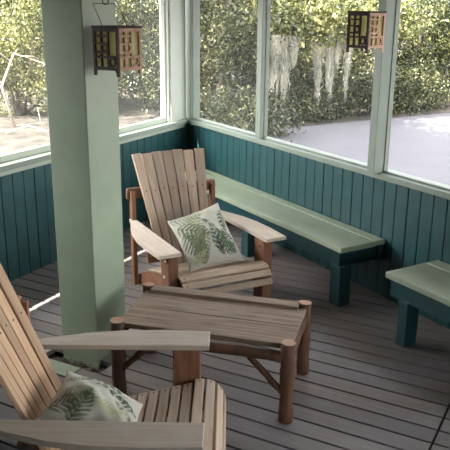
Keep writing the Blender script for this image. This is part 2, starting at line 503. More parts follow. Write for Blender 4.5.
window('window_4', NK, DK, OFFK - 0.02, 1.81, 3.815, ZC, 0.016, M['sage_pale'])

# roof slab with deep eaves (its lower edge throws the shade that leaves one thin streak of sun on the deck)
EL = -4.572
e0 = meet(NL, EL, NK, -4.35)
pa = V2(NL, EL, DL, -4.0); pb = V2(NK, -4.35, DK, -4.5)
bm = bmesh.new()
add_prism(bm, [tuple(e0), tuple(pa), (pa.x + 3.0, pa.y - 0.5), (5.5, -3.5), tuple(pb)], EAVE, EAVE + 0.16)
props(mesh_obj('ceiling', bm, M['ceiling']), kind='structure')

# unseen walls behind the camera and at left, added to darken left-facing surfaces
def house(name, x0, x1, y, flip=False):
    n, d = (BN, BD) if not flip else (-BD, BN)
    bm = bmesh.new()
    x = x0
    while x < x1 - 0.02:
        add_box(bm, x + 0.003, min(x1, x + 0.147), -0.02, 0, 0, EAVE, 0.004)
        x += 0.15
    add_box(bm, x0, x1, -0.12, -0.018, -0.38, EAVE)
    m = Matrix(((d.x, n.x, 0, 0), (d.y, n.y, 0, 0), (0, 0, 1, 0), (0, 0, 0, 1)))
    m.translation = (n.x * y, n.y * y, 0)
    props(mesh_obj(name, bm, M['teal_wall'], None, m), kind='structure')
house('wall_house_front', -4.6, 2.5, -1.3)
house('wall_shade_left', 2.5, 3.9, 2.2)
house('wall_shade_side', -1.3, 2.08, -2.5, True)

# ------------------------------------------------------------------ column
cx0 = V2(BD, 2.716, BN, 3.243)
col = empty('porch_column', (cx0.x, cx0.y, -0.38), math.radians(151.5))
props(col, 'thick square sage green column standing in front of the left wall', 'column')
bm = bmesh.new()
add_box(bm, -0.145, 0.145, -0.149, 0.149, 0, EAVE + 0.38, 0.006)
mesh_obj('shaft', bm, M['sage'], col)

# green painted board piece in the deck, and litter in the gap before the column
gb = bmesh.new()
add_box(gb, 2.605, 3.155, -2.973 + 0.006, -2.838 - 0.006, -0.035, 0.002, 0.003)
o = mesh_obj('painted_floorboard', gb, M['bench_top'], None, fm)
props(o, 'pale green painted end of a floorboard beside the gap at the foot of the column', 'floorboard')
bm = bmesh.new()
for i in range(420):
    s = R.uniform(2.46, 2.94); c = R.uniform(2.975, 3.09)
    p = V2(BD, s, BN, c); z = R.uniform(-0.06, -0.04)
    a = R.uniform(0, 6.28); l = R.uniform(0.008, 0.02)
    u = Vector((math.cos(a), math.sin(a), R.uniform(-.5, .5))) * l
    w = Vector((-math.sin(a), math.cos(a), R.uniform(-.7, .7))) * l * 0.45
    q = Vector((p.x, p.y, z))
    bm.faces.new([bm.verts.new(q - u), bm.verts.new(q - w), bm.verts.new(q + u), bm.verts.new(q + w)])
bm2 = bm
o = mesh_obj('leaf_litter', bm2, M['litter'])
props(o, 'dry leaf litter lying in the deck gap at the foot of the column', 'leaf litter', kind='stuff')
bm = bmesh.new()
add_box(bm, 2.3, 3.1, -3.2, -2.86, -0.09, -0.062)
props(mesh_obj('gap_shade_pad', bm, M['gap_dark'], None, fm), kind='structure')  # dark pad standing in for the shade inside the column gap

# ------------------------------------------------------------------ benches
def bench(name, label, dk0, dk1, nk_front, legs, aprons=True, lw=0.11):
    c = V2(NK, -3.606, DK, (dk0 + dk1) / 2)
    rz = math.atan2(DK.y, DK.x)                 # local x along the wall, local y = -normal... towards the wall
    t = empty(name, (c.x, c.y, 0), rz)
    props(t, label, 'bench')
    # local frame: x = DK, y = rot90(DK) = (-DK.y, DK.x) ~ NK (into the room)
    h = (dk1 - dk0) / 2
    D = nk_front + 3.606
    split = D * 0.24
    for y0, y1, ex in ((0.004, split - 0.003, 0.0), (split + 0.003, D, 0.012)):
        bm = bmesh.new()
        add_box(bm, -h - (0 if y0 > 0.05 else -0.012), h, y0, y1, 0.424, 0.466, 0.006)
        mesh_obj('seat_board', bm, M['bench_top'], t)
    bm = bmesh.new(); add_box(bm, -h + 0.05, h - 0.03, D - 0.062, D - 0.03, 0.30, 0.424, 0.003); mesh_obj('apron', bm, M['teal'], t)
    bm = bmesh.new(); add_box(bm, -h + 0.05, -h + 0.085, 0.006, D - 0.062, 0.30, 0.424, 0.003); mesh_obj('end_apron', bm, M['teal'], t)
    for s0 in legs:
        x0 = s0 - (dk0 + dk1) / 2
        bm = bmesh.new(); add_box(bm, x0, x0 + lw, D - 0.115, D - 0.005, 0, 0.31, 0.004); mesh_obj('leg', bm, M['teal'], t)
        bm = bmesh.new(); add_box(bm, x0 + 0.02, x0 + lw - 0.02, 0.006, 0.05, 0.30, 0.424, 0.004); mesh_obj('wall_bracket', bm, M['teal'], t)
    return t
bench('long_bench', 'long green topped bench against the back wall, running behind the far armchair', 3.71, 6.50, -3.165, [3.715, 4.98, 6.2])
bench('wall_bench', 'second green topped bench at right, cut off by the photo edge', 1.0, 3.20, -3.12, [1.2, 2.985], lw=0.08)

# ------------------------------------------------------------------ adirondack chairs
def make_chair(name, label, loc, rz, fan=0.272, back='back'):
    t = empty(name, loc, rz)
    props(t, label, 'armchair')
    # local: x lateral, y facing direction, z up
    for s in (-1, 1):
        # front leg: wide face to the side
        bm = bmesh.new(); add_box(bm, 0, 0.512, -0.068, 0.068, -0.037, 0.037, 0.005)
        mt = frame_from((s * 0.375, -0.112, 0), (s * 0.375, -0.112, 0.5), (1, 0, 0))
        lg = mesh_obj('front_leg', bm, M['leg'], t, mt)
        for (yy, zz, rr) in ((-0.095, 0.455, 0.011), (-0.12, 0.335, 0.012)):
            for side, mm, r2 in ((1, M['bolt'], rr), (-1, M['screw'], rr * 0.6)):
                p = Vector((s * 0.375 + s * side * 0.0365, yy, zz))
                b2 = bmesh.new()
                tube_bm(b2, [Vector((0, 0, -0.002)), Vector((0, 0, 0.006)), Vector((0, 0, 0.009))], [r2, r2, r2 * 0.6], 10)
                mw = frame_from(p, p + Vector((0, 0, 1)), (s * side, 0, 0))
                bo = mesh_obj('bolt' if side > 0 else 'screw', b2, mm, lg)
                bo.matrix_local = mt.inverted() @ mw
        # arm: flat board, straight inner edge, outer edge tapering to the back
        outl = [(0.333, 0.0), (0.500, 0.0), (0.507, -0.22), (0.500, -0.42), (0.470, -0.60), (0.418, -0.76), (0.378, -0.86), (0.370, -0.925), (0.326, -0.925)]
        bm = bmesh.new()
        # board-local: x = -y_chair, y = lateral
        pts = [(-p[1], s * p[0]) for p in outl]
        add_prism(bm, pts, 0, 0.027, 0.004)
        ma = Matrix(((0, 1, 0, 0), (-1, 0, 0, 0), (0, 0, 1, 0.510), (0, 0, 0, 1)))
        mesh_obj('arm', bm, M['arm'], t, ma)
        # rear upright
        plank('rear_upright', M['leg'], t, (s * 0.345, -0.895, 0), (s * 0.345, -0.905, 0.76), 0.06, 0.032, up=(1, 0, 0), bev=0.003)
        # side rail running from the seat front down to the deck behind
        bm = bmesh.new()
        prof = [(-0.045, 0.22), (-0.045, 0.29), (-0.02, 0.318), (0.05, 0.322), (0.70, 0.165), (0.95, 0.055), (0.97, 0.0), (0.86, 0.0), (0.60, 0.08), (0.05, 0.215)]
        add_prism(bm, prof, -0.016, 0.016, 0.003)
        mr = Matrix(((0, 0, 1, s * 0.292), (-1, 0, 0, 0), (0, 1, 0, 0), (0, 0, 0, 1)))
        mesh_obj('side_rail', bm, M['leg'], t, mr)
    # rail across the back with rounded ends
    bm = bmesh.new()
    add_box(bm, -0.385, 0.385, -0.022, 0.022, -0.045, 0.045, 0.014)
    mesh_obj('back_rail', bm, M['leg'], t, Matrix.Translation((0, -0.935, 0.735)))
    plank('lower_back_rail', M['leg'], t, (-0.30, -0.735, 0.255), (0.30, -0.735, 0.255), 0.08, 0.03, up=(0, 1, 0.4))
    # back slats: fan of seven, gently cupped
    top, bot = Vector((0, -1.03, 1.028)), Vector((0, -0.665, 0.20))
    n = 7
    for i in range(n):
        q = (i - 3) / 3.0
        cup = 0.035 * q * q
        p0 = Vector((q * 0.185, bot.y + cup * 0.6, bot.z))
        zt = top.z + (0.004, -0.004, 0.006, 0.0, 0.003, -0.004, 0.006)[i]
        p1 = Vector((q * fan, top.y + cup, zt))
        up = Vector((-q * 0.22, (top.z - bot.z), -(top.y - bot.y))).normalized()
        sl_ = plank('back_slat', M[back], t, p0, p1, 0.053, 0.021, up=up, w1=0.079 * fan / 0.272)
        # screw heads where the slat crosses the rail
        L = (p1 - p0).length
        for (f, rr) in ((0.665, 0.0055),):
            b2 = bmesh.new()
            tube_bm(b2, [Vector((0, 0, -0.002)), Vector((0, 0, 0.002))], rr, 8)
            so = mesh_obj('screw', b2, M['screw'], sl_)
            so.matrix_local = Matrix.Translation((L * f, 0, 0.0105))
    # seat slats: level behind, rolling over at the front
    prof = []
    prof.append((0.073, 0.245, 82)); prof.append((0.050, 0.302, 52)); prof.append((0.006, 0.337, 18))
    y = -0.048
    while y > -0.66:
        prof.append((y, 0.343 - 0.160 * max(0, -y - 0.05) / 0.62, -14 if y < -0.06 else 2)); y -= 0.0555
    for (yy, zz, tilt) in prof:
        hl = 0.345 if yy > -0.05 else 0.322
        a = math.radians(tilt)
        up = Vector((0, math.sin(a), math.cos(a)))
        s_ = plank('seat_slat', M['slat'], t, (-hl, yy, zz), (hl, yy, zz), 0.047, 0.021, up=up, bev=0.005)
        for e in (0.025, 2 * hl - 0.025):
            b2 = bmesh.new()
            tube_bm(b2, [Vector((0, 0, -0.002)), Vector((0, 0, 0.0015))], 0.005, 8)
            so = mesh_obj('screw', b2, M['screw'], s_)
            so.matrix_local = Matrix.Translation((e, 0, 0.0105))
    return t

# a chair facing direction angle A: local y -> A, so rotation = A - 90 deg
near = make_chair('adirondack_chair', 'near wooden slat armchair at lower left, seen from its side', (-0.073, 2.768, 0), math.radians(-0.3 - 90), 0.225)
far = make_chair('adirondack_chair', 'far wooden slat armchair facing forward near the corner, behind the coffee table', (0.004, 4.63, 0), math.radians(-62.3 - 90), back='back_grey')

# ------------------------------------------------------------------ coffee table
def make_table():
    rnd = random.Random(3)
    o = Vector((-0.055, 3.69, 0))
    t = empty('coffee_table', o)
    props(t, 'rustic log coffee table with plank top, between the two armchairs', 'table')
    c = {'nl': Vector((-0.592, 3.553, 0)) - o, 'fl': Vector((-0.475, 4.09, 0)) - o, 'nr': Vector((0.336, 3.298, 0)) - o, 'fr': Vector((0.480, 3.825, 0)) - o}
    LM = [M['log'], M['log_end']]
    for k, h in (('nl', 0.462), ('fl', 0.462), ('nr', 0.462), ('fr', 0.462)):
        p = c[k]
        log('leg', LM, t, (p.x, p.y, 0), (p.x, p.y, h), 0.037, rnd)
    up = Vector((0, 0, 1))
    def at(k, z): return Vector((c[k].x, c[k].y, z))
    for a, b, z, r in (('nl', 'nr', 0.375, 0.027), ('fl', 'fr', 0.375, 0.027), ('nl', 'fl', 0.365, 0.026), ('nr', 'fr', 0.365, 0.026)):
        d = (c[b] - c[a]).normalized() * 0.02
        log('rail', LM, t, at(a, z) + d, at(b, z) - d, r, rnd)
    for a, b in (('nl', 'nr'), ('nr', 'nl'), ('fl', 'fr'), ('fr', 'fl')):
        d = (c[b] - c[a]).normalized()
        log('brace', LM, t, at(a, 0.16) + d * 0.015, at(a, 0.355) + d * 0.21, 0.018, rnd)
    # top planks run the long way and stop between the legs
    across = 0.0
    A0, A1 = c['nl'], c['nr']; B0, B1 = c['fl'], c['fr']
    edges = [0.035, 0.47, 0.93]
    for i in range(2):
        f0, f1 = edges[i] + 0.003, edges[i + 1] - 0.003
        fm_ = (f0 + f1) / 2
        p0 = A0.lerp(B0, fm_); p1 = A1.lerp(B1, fm_)
        w = (B0 - A0).length * (f1 - f0)
        d = (p1 - p0).normalized()
        plank('top_plank', M['table'], t, p0 + up * 0.425 + d * -0.01, p1 + up * 0.425 + d * 0.012, w, 0.03, bev=0.005)
    p0, p1 = A0.lerp(B0, 0.955), A1.lerp(B1, 0.955)
    d = (p1 - p0).normalized()
    plank('raised_edge_plank', M['table'], t, p0 + up * 0.447 + d * 0.035, p1 + up * 0.447 - d * 0.035, 0.085, 0.022, bev=0.005)
    return t
make_table()

# ------------------------------------------------------------------ pillows with a leaf print
def frond_cov(u, v, x, y, ang, L, W, n, curve):
    """how much a fern-like frond covers (u,v): along-axis leaflets"""
    ca, sa = np.cos(ang), np.sin(ang)
    a = (u - x) * ca + (v - y) * sa
    b = -(u - x) * sa + (v - y) * ca
    b = b - curve * a * a
    s = a / L
    inside = (s > 0) & (s < 1)
    env = W * np.sin(np.pi * np.clip(s, 0, 1) ** 0.8) ** 0.7
    ph = (a - np.abs(b) * 0.75) * n / L
    k = np.abs(ph - np.round(ph))
    leaf = np.clip((0.40 - k) / 0.14, 0, 1) * np.clip((env - np.abs(b)) / 0.03, 0, 1) * inside
    stem = np.clip((0.008 - np.abs(b)) / 0.004, 0, 1) * inside
    return np.clip(leaf * (0.72 + 0.28 * np.sin(a * 23 + b * 31) ** 2) + stem, 0, 1)

def pillow(name, label, c4, puff, seed, mat, n=110):
    """c4: four corners TL, TR, BR, BL as seen from the front; grid front+back with pinched edges"""
    TL, TR, BR, BL = [Vector(p) for p in c4]
    ctr = (TL + TR + BR + BL) / 4
    nrm = ((TR - BL).cross(TL - BR)).normalized()
    cam_side = Vector((0, 0, 2.1)) - ctr
    if nrm.dot(cam_side) < 0: nrm = -nrm
    rnd = np.random.RandomState(seed)
    uu, vv = np.meshgrid(np.linspace(0, 1, n), np.linspace(0, 1, n))
    eu = uu + 0; ev = vv + 0
    # edges bow inwards, corners stay out
    bow = 0.085
    cu = 0.5 + (uu - 0.5) * (1 - bow * np.sin(np.pi * vv))
    cv = 0.5 + (vv - 0.5) * (1 - bow * np.sin(np.pi * uu))
    prof = (np.clip(np.sin(np.pi * uu), 0, 1) * np.clip(np.sin(np.pi * vv), 0, 1)) ** 0.6
    wr = 0.010 * np.sin(9 * uu + 5 * vv + seed) * np.sin(7 * vv - 3 * uu) + 0.006 * np.sin(23 * uu + 2) * np.sin(19 * vv + seed)
    verts = []
    def P(u, v): return TL * ((1 - u) * v) + TR * (u * v) + BR * (u * (1 - v)) + BL * ((1 - u) * (1 - v))
    for side in (1, -1):
        for j in range(n):
            for i in range(n):
                h = side * prof[j, i] * puff * (1 if side > 0 else 0.75) + prof[j, i] * wr[j, i]
                verts.append(P(cu[j, i], cv[j, i]) + nrm * h - ctr)
    faces = []
    for s in range(2):
        o = s * n * n
        for j in range(n - 1):
            for i in range(n - 1):
                q = (o + j * n + i, o + j * n + i + 1, o + (j + 1) * n + i + 1, o + (j + 1) * n + i)
                faces.append(q if s == 0 else q[::-1])
    me = bpy.data.meshes.new(name)
    me.from_pydata([tuple(v) for v in verts], [], faces)
    # printed leaves as a colour attribute
    base = np.array([0.50, 0.485, 0.41])
    col = np.tile(base, (n, n, 1))
    cols = [(0.21, 0.225, 0.14), (0.10, 0.122, 0.062), (0.055, 0.09, 0.04), (0.36, 0.36, 0.19), (0.10, 0.15, 0.08), (0.035, 0.07, 0.045), (0.22, 0.27, 0.13), (0.42, 0.42, 0.28)]
    fr = PRINTS[seed]
    for (x, y, ang, L, W, k, cv_, ci) in fr:
        msk = frond_cov(uu, vv, x, y, math.radians(ang), L, W, k, cv_)
        col = col * (1 - msk[..., None]) + np.array(cols[ci]) * msk[..., None]
    ca = me.color_attributes.new('print', 'FLOAT_COLOR', 'POINT')
    full = np.ones((2, n, n, 4)); full[0, :, :, :3] = col; full[1, :, :, :3] = base
    ca.data.foreach_set('color', full.astype(np.float32).ravel())
    me.update()
    bm = bmesh.new(); bm.from_mesh(me)
    bmesh.ops.remove_doubles(bm, verts=bm.verts, dist=0.0004)
    bm.to_mesh(me); bm.free()
    for p in me.polygons: p.use_smooth = True
    me.materials.append(mat)
    o = bpy.data.objects.new(name, me)
    o.location = ctr
    link(o)
    return props(o, label, 'pillow')

# (x, y, angle, length, half width, leaflets, curve, colour)
PRINTS = {
    1: [(0.02, 0.95, -20, 0.55, 0.16, 8, 0.3, 0), (0.10, 0.60, -80, 0.55, 0.15, 8, 0.2, 1), (0.30, 0.90, -75, 0.60, 0.15, 8, -0.3, 6), (0.22, 0.16, 70, 0.45, 0.13, 7, 0.2, 4), (0.05, 0.75, -45, 0.6, 0.17, 8, 0.2, 1), (0.38, 0.55, -100, 0.5, 0.14, 8, 0.1, 0), (0.30, 0.02, 100, 0.5, 0.15, 8, 0.1, 1), (0.45, 0.80, -60, 0.7, 0.06, 5, 0.1, 2),
        (0.62, 0.70, -95, 0.5, 0.03, 4, 0.3, 7), (0.60, 0.12, 60, 0.42, 0.12, 6, 0.0, 2), (0.66, 0.08, 100, 0.45, 0.12, 6, 0.2, 5), (0.72, 0.10, 35, 0.30, 0.10, 5, 0.0, 5),
        (0.95, 0.85, -110, 0.45, 0.10, 6, 0.3, 2), (0.90, 0.10, 130, 0.34, 0.10, 6, 0.0, 4), (0.50, 0.95, -30, 0.45, 0.09, 7, 0.3, 7), (0.10, 0.05, 30, 0.3, 0.1, 7, 0, 3), (0.97, 0.30, 150, 0.25, 0.08, 5, 0, 5)],
    2: [(0.05, 0.20, 25, 0.40, 0.16, 7, 0.2, 1), (0.12, 0.50, -25, 0.45, 0.15, 8, 0.2, 6), (0.30, 0.05, 70, 0.45, 0.14, 8, 0.2, 4), (0.20, 0.88, -8, 0.70, 0.09, 7, -0.2, 2), (0.42, 0.70, -15, 0.5, 0.07, 5, 0.1, 5),
        (0.95, 0.30, 140, 0.35, 0.08, 5, 0, 1), (0.70, 0.15, 60, 0.4, 0.10, 6, 0.2, 7), (0.05, 0.70, 30, 0.3, 0.08, 6, 0, 0), (0.98, 0.55, 170, 0.30, 0.08, 5, 0, 2), (0.5, 0.3, 10, 0.3, 0.1, 7, 0, 3)],
}
def fabric_mat():
    m, nt, b = new_mat('printed_cotton')
    at = N(nt, 'ShaderNodeVertexColor', layer_name='print')
    tc = N(nt, 'ShaderNodeTexCoord')
    n1 = N(nt, 'ShaderNodeTexNoise'); n1.inputs['Scale'].default_value = 220
    nt.links.new(tc.outputs['Object'], n1.inputs['Vector'])
    c = mix(nt, 0.25, at.outputs[0], ramp(nt, n1.outputs[0], [(0.3, (0.75,) * 3), (0.7, (1, 1, 1))]), 'MULTIPLY')
    nt.links.new(c, b.inputs['Base Color'])
    b.inputs['Roughness'].default_value = 0.9
    return m
M['fabric'] = fabric_mat()
def chair_pt(ch, x, y, z): return ch.matrix_basis @ Vector((x, y, z))
def cbasis(loc, deg):
    return Matrix.Translation(loc) @ Matrix.Rotation(math.radians(deg - 90), 4, 'Z')
MF, MN = cbasis((0.004, 4.63, 0), -62.3), cbasis((-0.073, 2.768, 0), -0.3)
pillow('throw_pillow', 'leaf printed throw pillow standing on the far armchair', [MF @ Vector(p) for p in ((0.215, -0.53, 0.60), (-0.215, -0.54, 0.695), (-0.215, -0.10, 0.365), (0.225, -0.10, 0.345))], 0.115, 1, M['fabric'])
pillow('throw_pillow', 'leaf printed throw pillow slumped on the near armchair', [MN @ Vector(p) for p in ((-0.135, -0.65, 0.505), (-0.03, -0.29, 0.395), (0.36, -0.27, 0.40), (0.29, -0.70, 0.50))], 0.10, 2, M['fabric'])

# ------------------------------------------------------------------ lanterns
def lantern(name, label, c, s, h, zt, rz, hang, bail=True):
    """square lattice lantern; c = centre xy, zt = z of the top"""
    t = empty(name, (c[0], c[1], zt - h), rz)
    props(t, label, 'lantern', 'square lattice lanterns')
    H = s / 2
    for q in range(4):
        bm = bmesh.new()
        y0, y1 = H - 0.012, H
        k = h - 0.012
        e = 0.016
        def bar(x0, x1, z0, z1): add_box(bm, -x1, -x0, y0, y1, z0, z1)
        # corner stiles become feet; rails; lattice of bars
        bar(-H + 0.0125, -H + e, 0, k); bar(H - e, H, 0, k)
        bar(-H + e, H - e, k - 0.018, k); bar(-H + e, H - e, 0.030, 0.048)
        b = 0.0095
        w = s - 2 * e
        xa, xb = -H + e + w * 0.28, -H + e + w * 0.60
        bar(xa - b / 2, xa + b / 2, 0.048, k - 0.018)
        bar(xb - b / 2, xb + b / 2, 0.048, k - 0.018)
        zz = k - 0.018 - 0.048
        for f in (0.88, 0.66, 0.42, 0.28):
            bar(-H + e, xb, 0.048 + zz * f - b / 2, 0.048 + zz * f + b / 2)
        bar(xb, H - e, 0.048 + zz * 0.30 - b / 2, 0.048 + zz * 0.30 + b / 2)
        # circles
        def ring(cx, cz, r):
            for i in range(18):
                a0, a1 = 2 * math.pi * i / 18, 2 * math.pi * (i + 1) / 18
                P = [(cx + rr * math.cos(a), cz + rr * math.sin(a)) for rr, a in ((r, a0), (r, a1), (r - b, a1), (r - b, a0))]
                lo = [bm.verts.new((x, y0 - 0.0002, z)) for x, z in P]; hi = [bm.verts.new((x, y1 + 0.0004, z)) for x, z in P]
                bm.faces.new(lo); bm.faces.new(hi)
                for j in range(4): bm.faces.new((lo[j], lo[(j + 1) % 4], hi[(j + 1) % 4], hi[j]))
        ring(-((xa + xb) / 2 - 0.002), 0.048 + zz * 0.54, w * 0.17)
        ring(-(xb + H - e) / 2, 0.048 + zz * 0.15, w * 0.18)
        mesh_obj('lattice_panel', bm, M['lantern'] if q in (0, 3) else M['lantern_lit'], t, Matrix.Rotation(math.pi / 2 * q, 4, 'Z'))  # shaded and lit sides of the wood put into the panel colours
    bm = bmesh.new()
    for q in range(4):
        a = math.pi / 2 * q
        m4 = Matrix.Rotation(a, 4, 'Z')
        g = H - 0.014
        vs = [bm.verts.new(m4 @ Vector(p)) for p in ((-g, g, 0.04), (g, g, 0.04), (g, g, h - 0.016), (-g, g, h - 0.016))]
        bm.faces.new(vs)
    mesh_obj('paper_liner', bm, M['paper'], t)
    bm = bmesh.new()
    g = H + 0.003
    for x0, x1, y0, y1 in ((-g, g, H - 0.02, g), (-g, g, -g, -H + 0.02), (-g, -H + 0.02, -H + 0.02, H - 0.02), (H - 0.02, g, -H + 0.02, H - 0.02)):
        add_box(bm, x0, x1, y0, y1, h - 0.012, h)
    mesh_obj('top_rim', bm, M['lantern'], t)
    # bail handle and the wire up to the ceiling
    inv = Matrix.Rotation(-rz, 4, 'Z')
    tilt = inv @ Vector((-0.045, 0, 0.115))
    pA, pB = Vector((-H * 0.95, 0, h)), Vector((0, H * 0.95, h))
    pA = inv @ Vector((-s * 0.36, -s * 0.33, 0)); pB = inv @ Vector((s * 0.36, -s * 0.33, 0))
    pA.z = pB.z = h - 0.002
    qA, qB = pA + tilt, pB + tilt
    tube('bail_handle', M['wire'], t, [pA, qA, qB, pB], 0.0022, 6)
    mid = (qA + qB) / 2
    bm = bmesh.new()
    rp = [mid + Vector((0, 0, 0.012)) + (inv @ Vector((math.cos(a) * 0.016, 0, math.sin(a) * 0.016))) for a in [2 * math.pi * i / 14 for i in range(15)]]
    tube_bm(bm, rp, 0.003, 6, caps=False)
    mesh_obj('ring', bm, M['wire'], t)
    tube('hanging_wire', M['wire'], t, [mid + Vector((0, 0, 0.026)), Vector((mid.x, mid.y, EAVE - (zt - h)))], 0.0022, 6)
    return t
# local panel +y (q=0) turned to face the viewer's left, in the shade-dark wood; the right face gets the lit wood
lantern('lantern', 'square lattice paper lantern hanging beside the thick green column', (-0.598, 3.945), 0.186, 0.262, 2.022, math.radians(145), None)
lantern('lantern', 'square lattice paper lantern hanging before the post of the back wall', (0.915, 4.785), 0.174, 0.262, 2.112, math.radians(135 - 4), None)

# ------------------------------------------------------------------ plants outside
def leaf_mesh(name, blobs, n, size, seed, mat, parent=None, elong=1.9, shell=0.45, droop=0.0):
    """n folded leaves scattered through ellipsoid blobs (cx,cy,cz,rx,ry,rz), clustered in sprays"""
    r = np.random.RandomState(seed)
    B = np.array(blobs, float)
    vol = (B[:, 3] * B[:, 4] * B[:, 5]) ** (2 / 3)
    per = 26
    m = n // per
    which = r.choice(len(B), m, p=vol / vol.sum())
    d = r.normal(size=(m, 3)); d /= np.linalg.norm(d, axis=1)[:, None]
    rad = shell + (1 - shell) * r.rand(m) ** 0.7
    lump = 1 + 0.18 * np.sin(d[:, 0] * 5 + seed) * np.sin(d[:, 1] * 6 + 1) + 0.15 * np.sin(d[:, 2] * 7 + 2 * seed)
    c = B[which, :3] + d * B[which, 3:6] * (rad * lump)[:, None]
    c = np.repeat(c, per, axis=0)
    out = np.repeat(d, per, axis=0)
    k = len(c)
    spray = np.repeat(r.uniform(1.0, 2.6, size=(m, 1)), per, axis=0)
    c = c + r.normal(size=(k, 3)) * size * spray * np.array([1.2, 1.2, 0.7])
    ax = r.normal(size=(k, 3)) + out * 0.8; ax[:, 2] -= droop
    ax /= np.linalg.norm(ax, axis=1)[:, None]
    nr = r.normal(size=(k, 3)) * 0.8 + out * 0.6 + np.array([0, 0, 0.7])
    sd = np.cross(ax, nr); sd /= (np.linalg.norm(sd, axis=1)[:, None] + 1e-9)
    nn = np.cross(sd, ax)
    L = size * (0.6 + 0.8 * r.rand(k))[:, None]
    W = L / elong / 2
    base = c - ax * L / 2; tip = c + ax * L / 2 - nn * L * 0.08
    le = c + sd * W + nn * W * 0.35; ri = c - sd * W + nn * W * 0.35
    V = np.stack([base, le, tip, ri], 1).reshape(-1, 3)
    V[:, 2] = np.maximum(V[:, 2], GZ + 0.01)
    idx = np.arange(k) * 4
    F = np.concatenate([np.stack([idx, idx + 1, idx + 2], 1), np.stack([idx, idx + 2, idx + 3], 1)])
    me = bpy.data.meshes.new(name)
    me.vertices.add(len(V)); me.vertices.foreach_set('co', V.astype(np.float32).ravel())
    me.loops.add(F.size); me.loops.foreach_set('vertex_index', F.astype(np.int32).ravel())
    me.polygons.add(len(F)); me.polygons.foreach_set('loop_start', (np.arange(len(F)) * 3).astype(np.int32))
    me.update(calc_edges=True); me.validate()
    me.materials.append(mat)
    o = bpy.data.objects.new(name, me)
    return link(o, parent)

def xat(u, Y): return Y * (u - 225) / 735.0

def shrub(name, label, cat, x, y, w, h, n, size, seed, mat, group=None, elong=1.9, lean=0.0, stems=5, base=0.0, shell=0.45):
    t = empty(name, (x, y, GZ))
    props(t, label, cat, group)
    rr = random.Random(seed)
    blobs = []
    for i in range(7):
        f = i / 6
        bx = rr.uniform(-0.5, 0.5) * w * (1 - 0.4 * f); by = rr.uniform(-0.4, 0.4) * w
        bz = base + h * (0.15 + 0.70 * f)
        r0 = w * rr.uniform(0.26, 0.42)
        blobs.append((bx, by, bz, r0, r0, r0 * 0.8))
    # leaf coordinates are local to the empty but clipped at the ground in world terms
    fo = leaf_mesh('foliage', [(b[0], b[1], b[2] + GZ, b[3], b[4], b[5]) for b in blobs], n, size, seed, mat, t, elong, shell)
    fo.location = (0, 0, -GZ)
    for i in range(stems):
        b = blobs[(i * 2) % 7]
        x0, y0 = rr.uniform(-0.08, 0.08) * w, rr.uniform(-0.08, 0.08) * w
        mid = Vector((b[0] * 0.5 + rr.uniform(-.1, .1), b[1] * 0.5, b[2] * 0.5))
        tube('stem', M['bark'], t, [(x0, y0, 0), mid, (b[0], b[1], b[2])], [0.022 * h, 0.015 * h, 0.007 * h], 6)
    return t

# dense far thicket
G1 = 'trees of the far thicket'
far_specs = [(-70, 25, 4.2, 5.5, 'leaf'), (20, 26, 4.4, 6.0, 'leaf_yellow'), (110, 26, 4.4, 6.0, 'leaf'), (200, 25, 4.2, 6.0, 'leaf_dark'), (275, 25, 4.2, 6.0, 'leaf'),
             (345, 26, 4.2, 6.0, 'leaf_dark'), (420, 27, 4.4, 6.0, 'leaf'), (500, 27, 4.4, 6.0, 'leaf_dark')]
for i, (u, Y, w, h, mt) in enumerate(far_specs):
    shrub('thicket_tree', 'tall leafy tree of the dense thicket farthest behind the screens', 'tree', xat(u, Y), Y, w, h, 12000, 0.17, 40 + i, M[mt], G1)

mid_specs = [
    (15, 17.5, 2.0, 2.8, 'leaf_yellow', 11485, 0.085, 'sunlit yellow green bush behind the left screen, left of the thick column'),
    (60, 19.0, 2.4, 3.0, 'leaf', 11485, 0.085, 'olive bush behind the left screen, partly hidden by the thick column'),
    (140, 20.5, 2.4, 3.0, 'leaf', 13252, 0.085, 'olive bush behind the left screen, right of the lantern'),
    (172, 19.0, 2.0, 2.6, 'leaf_dark', 10602, 0.085, 'dark bush behind the corner posts'),
    (212, 17.0, 2.0, 3.0, 'leaf', 15903, 0.085, 'tall olive bush seen through the narrow screen right of the corner'),
    (245, 18.5, 2.0, 3.2, 'leaf_dark', 14136, 0.085, 'dark green bush directly left of the middle wall post'),
    (290, 20.5, 2.4, 3.2, 'leaf_yellow', 14136, 0.085, 'yellow green tree above the hanging moss, right of the middle wall post'),
    (345, 20.0, 2.2, 3.2, 'leaf', 14136, 0.085, 'olive tree behind the right lantern'),
    (405, 21.5, 2.4, 3.0, 'leaf_dark', 14136, 0.085, 'dark bush at the far edge of the pavement, right of the lantern post'),
    (450, 21.8, 2.4, 3.2, 'leaf_yellow', 14136, 0.085, 'yellow green tree at the far right above the pavement'),
]
for i, (u, Y, w, h, mt, n, sz, lab) in enumerate(mid_specs):
    shrub('leafy_bush', lab, 'bush', xat(u, Y), Y, w, h, n, sz, 80 + i, M[mt])

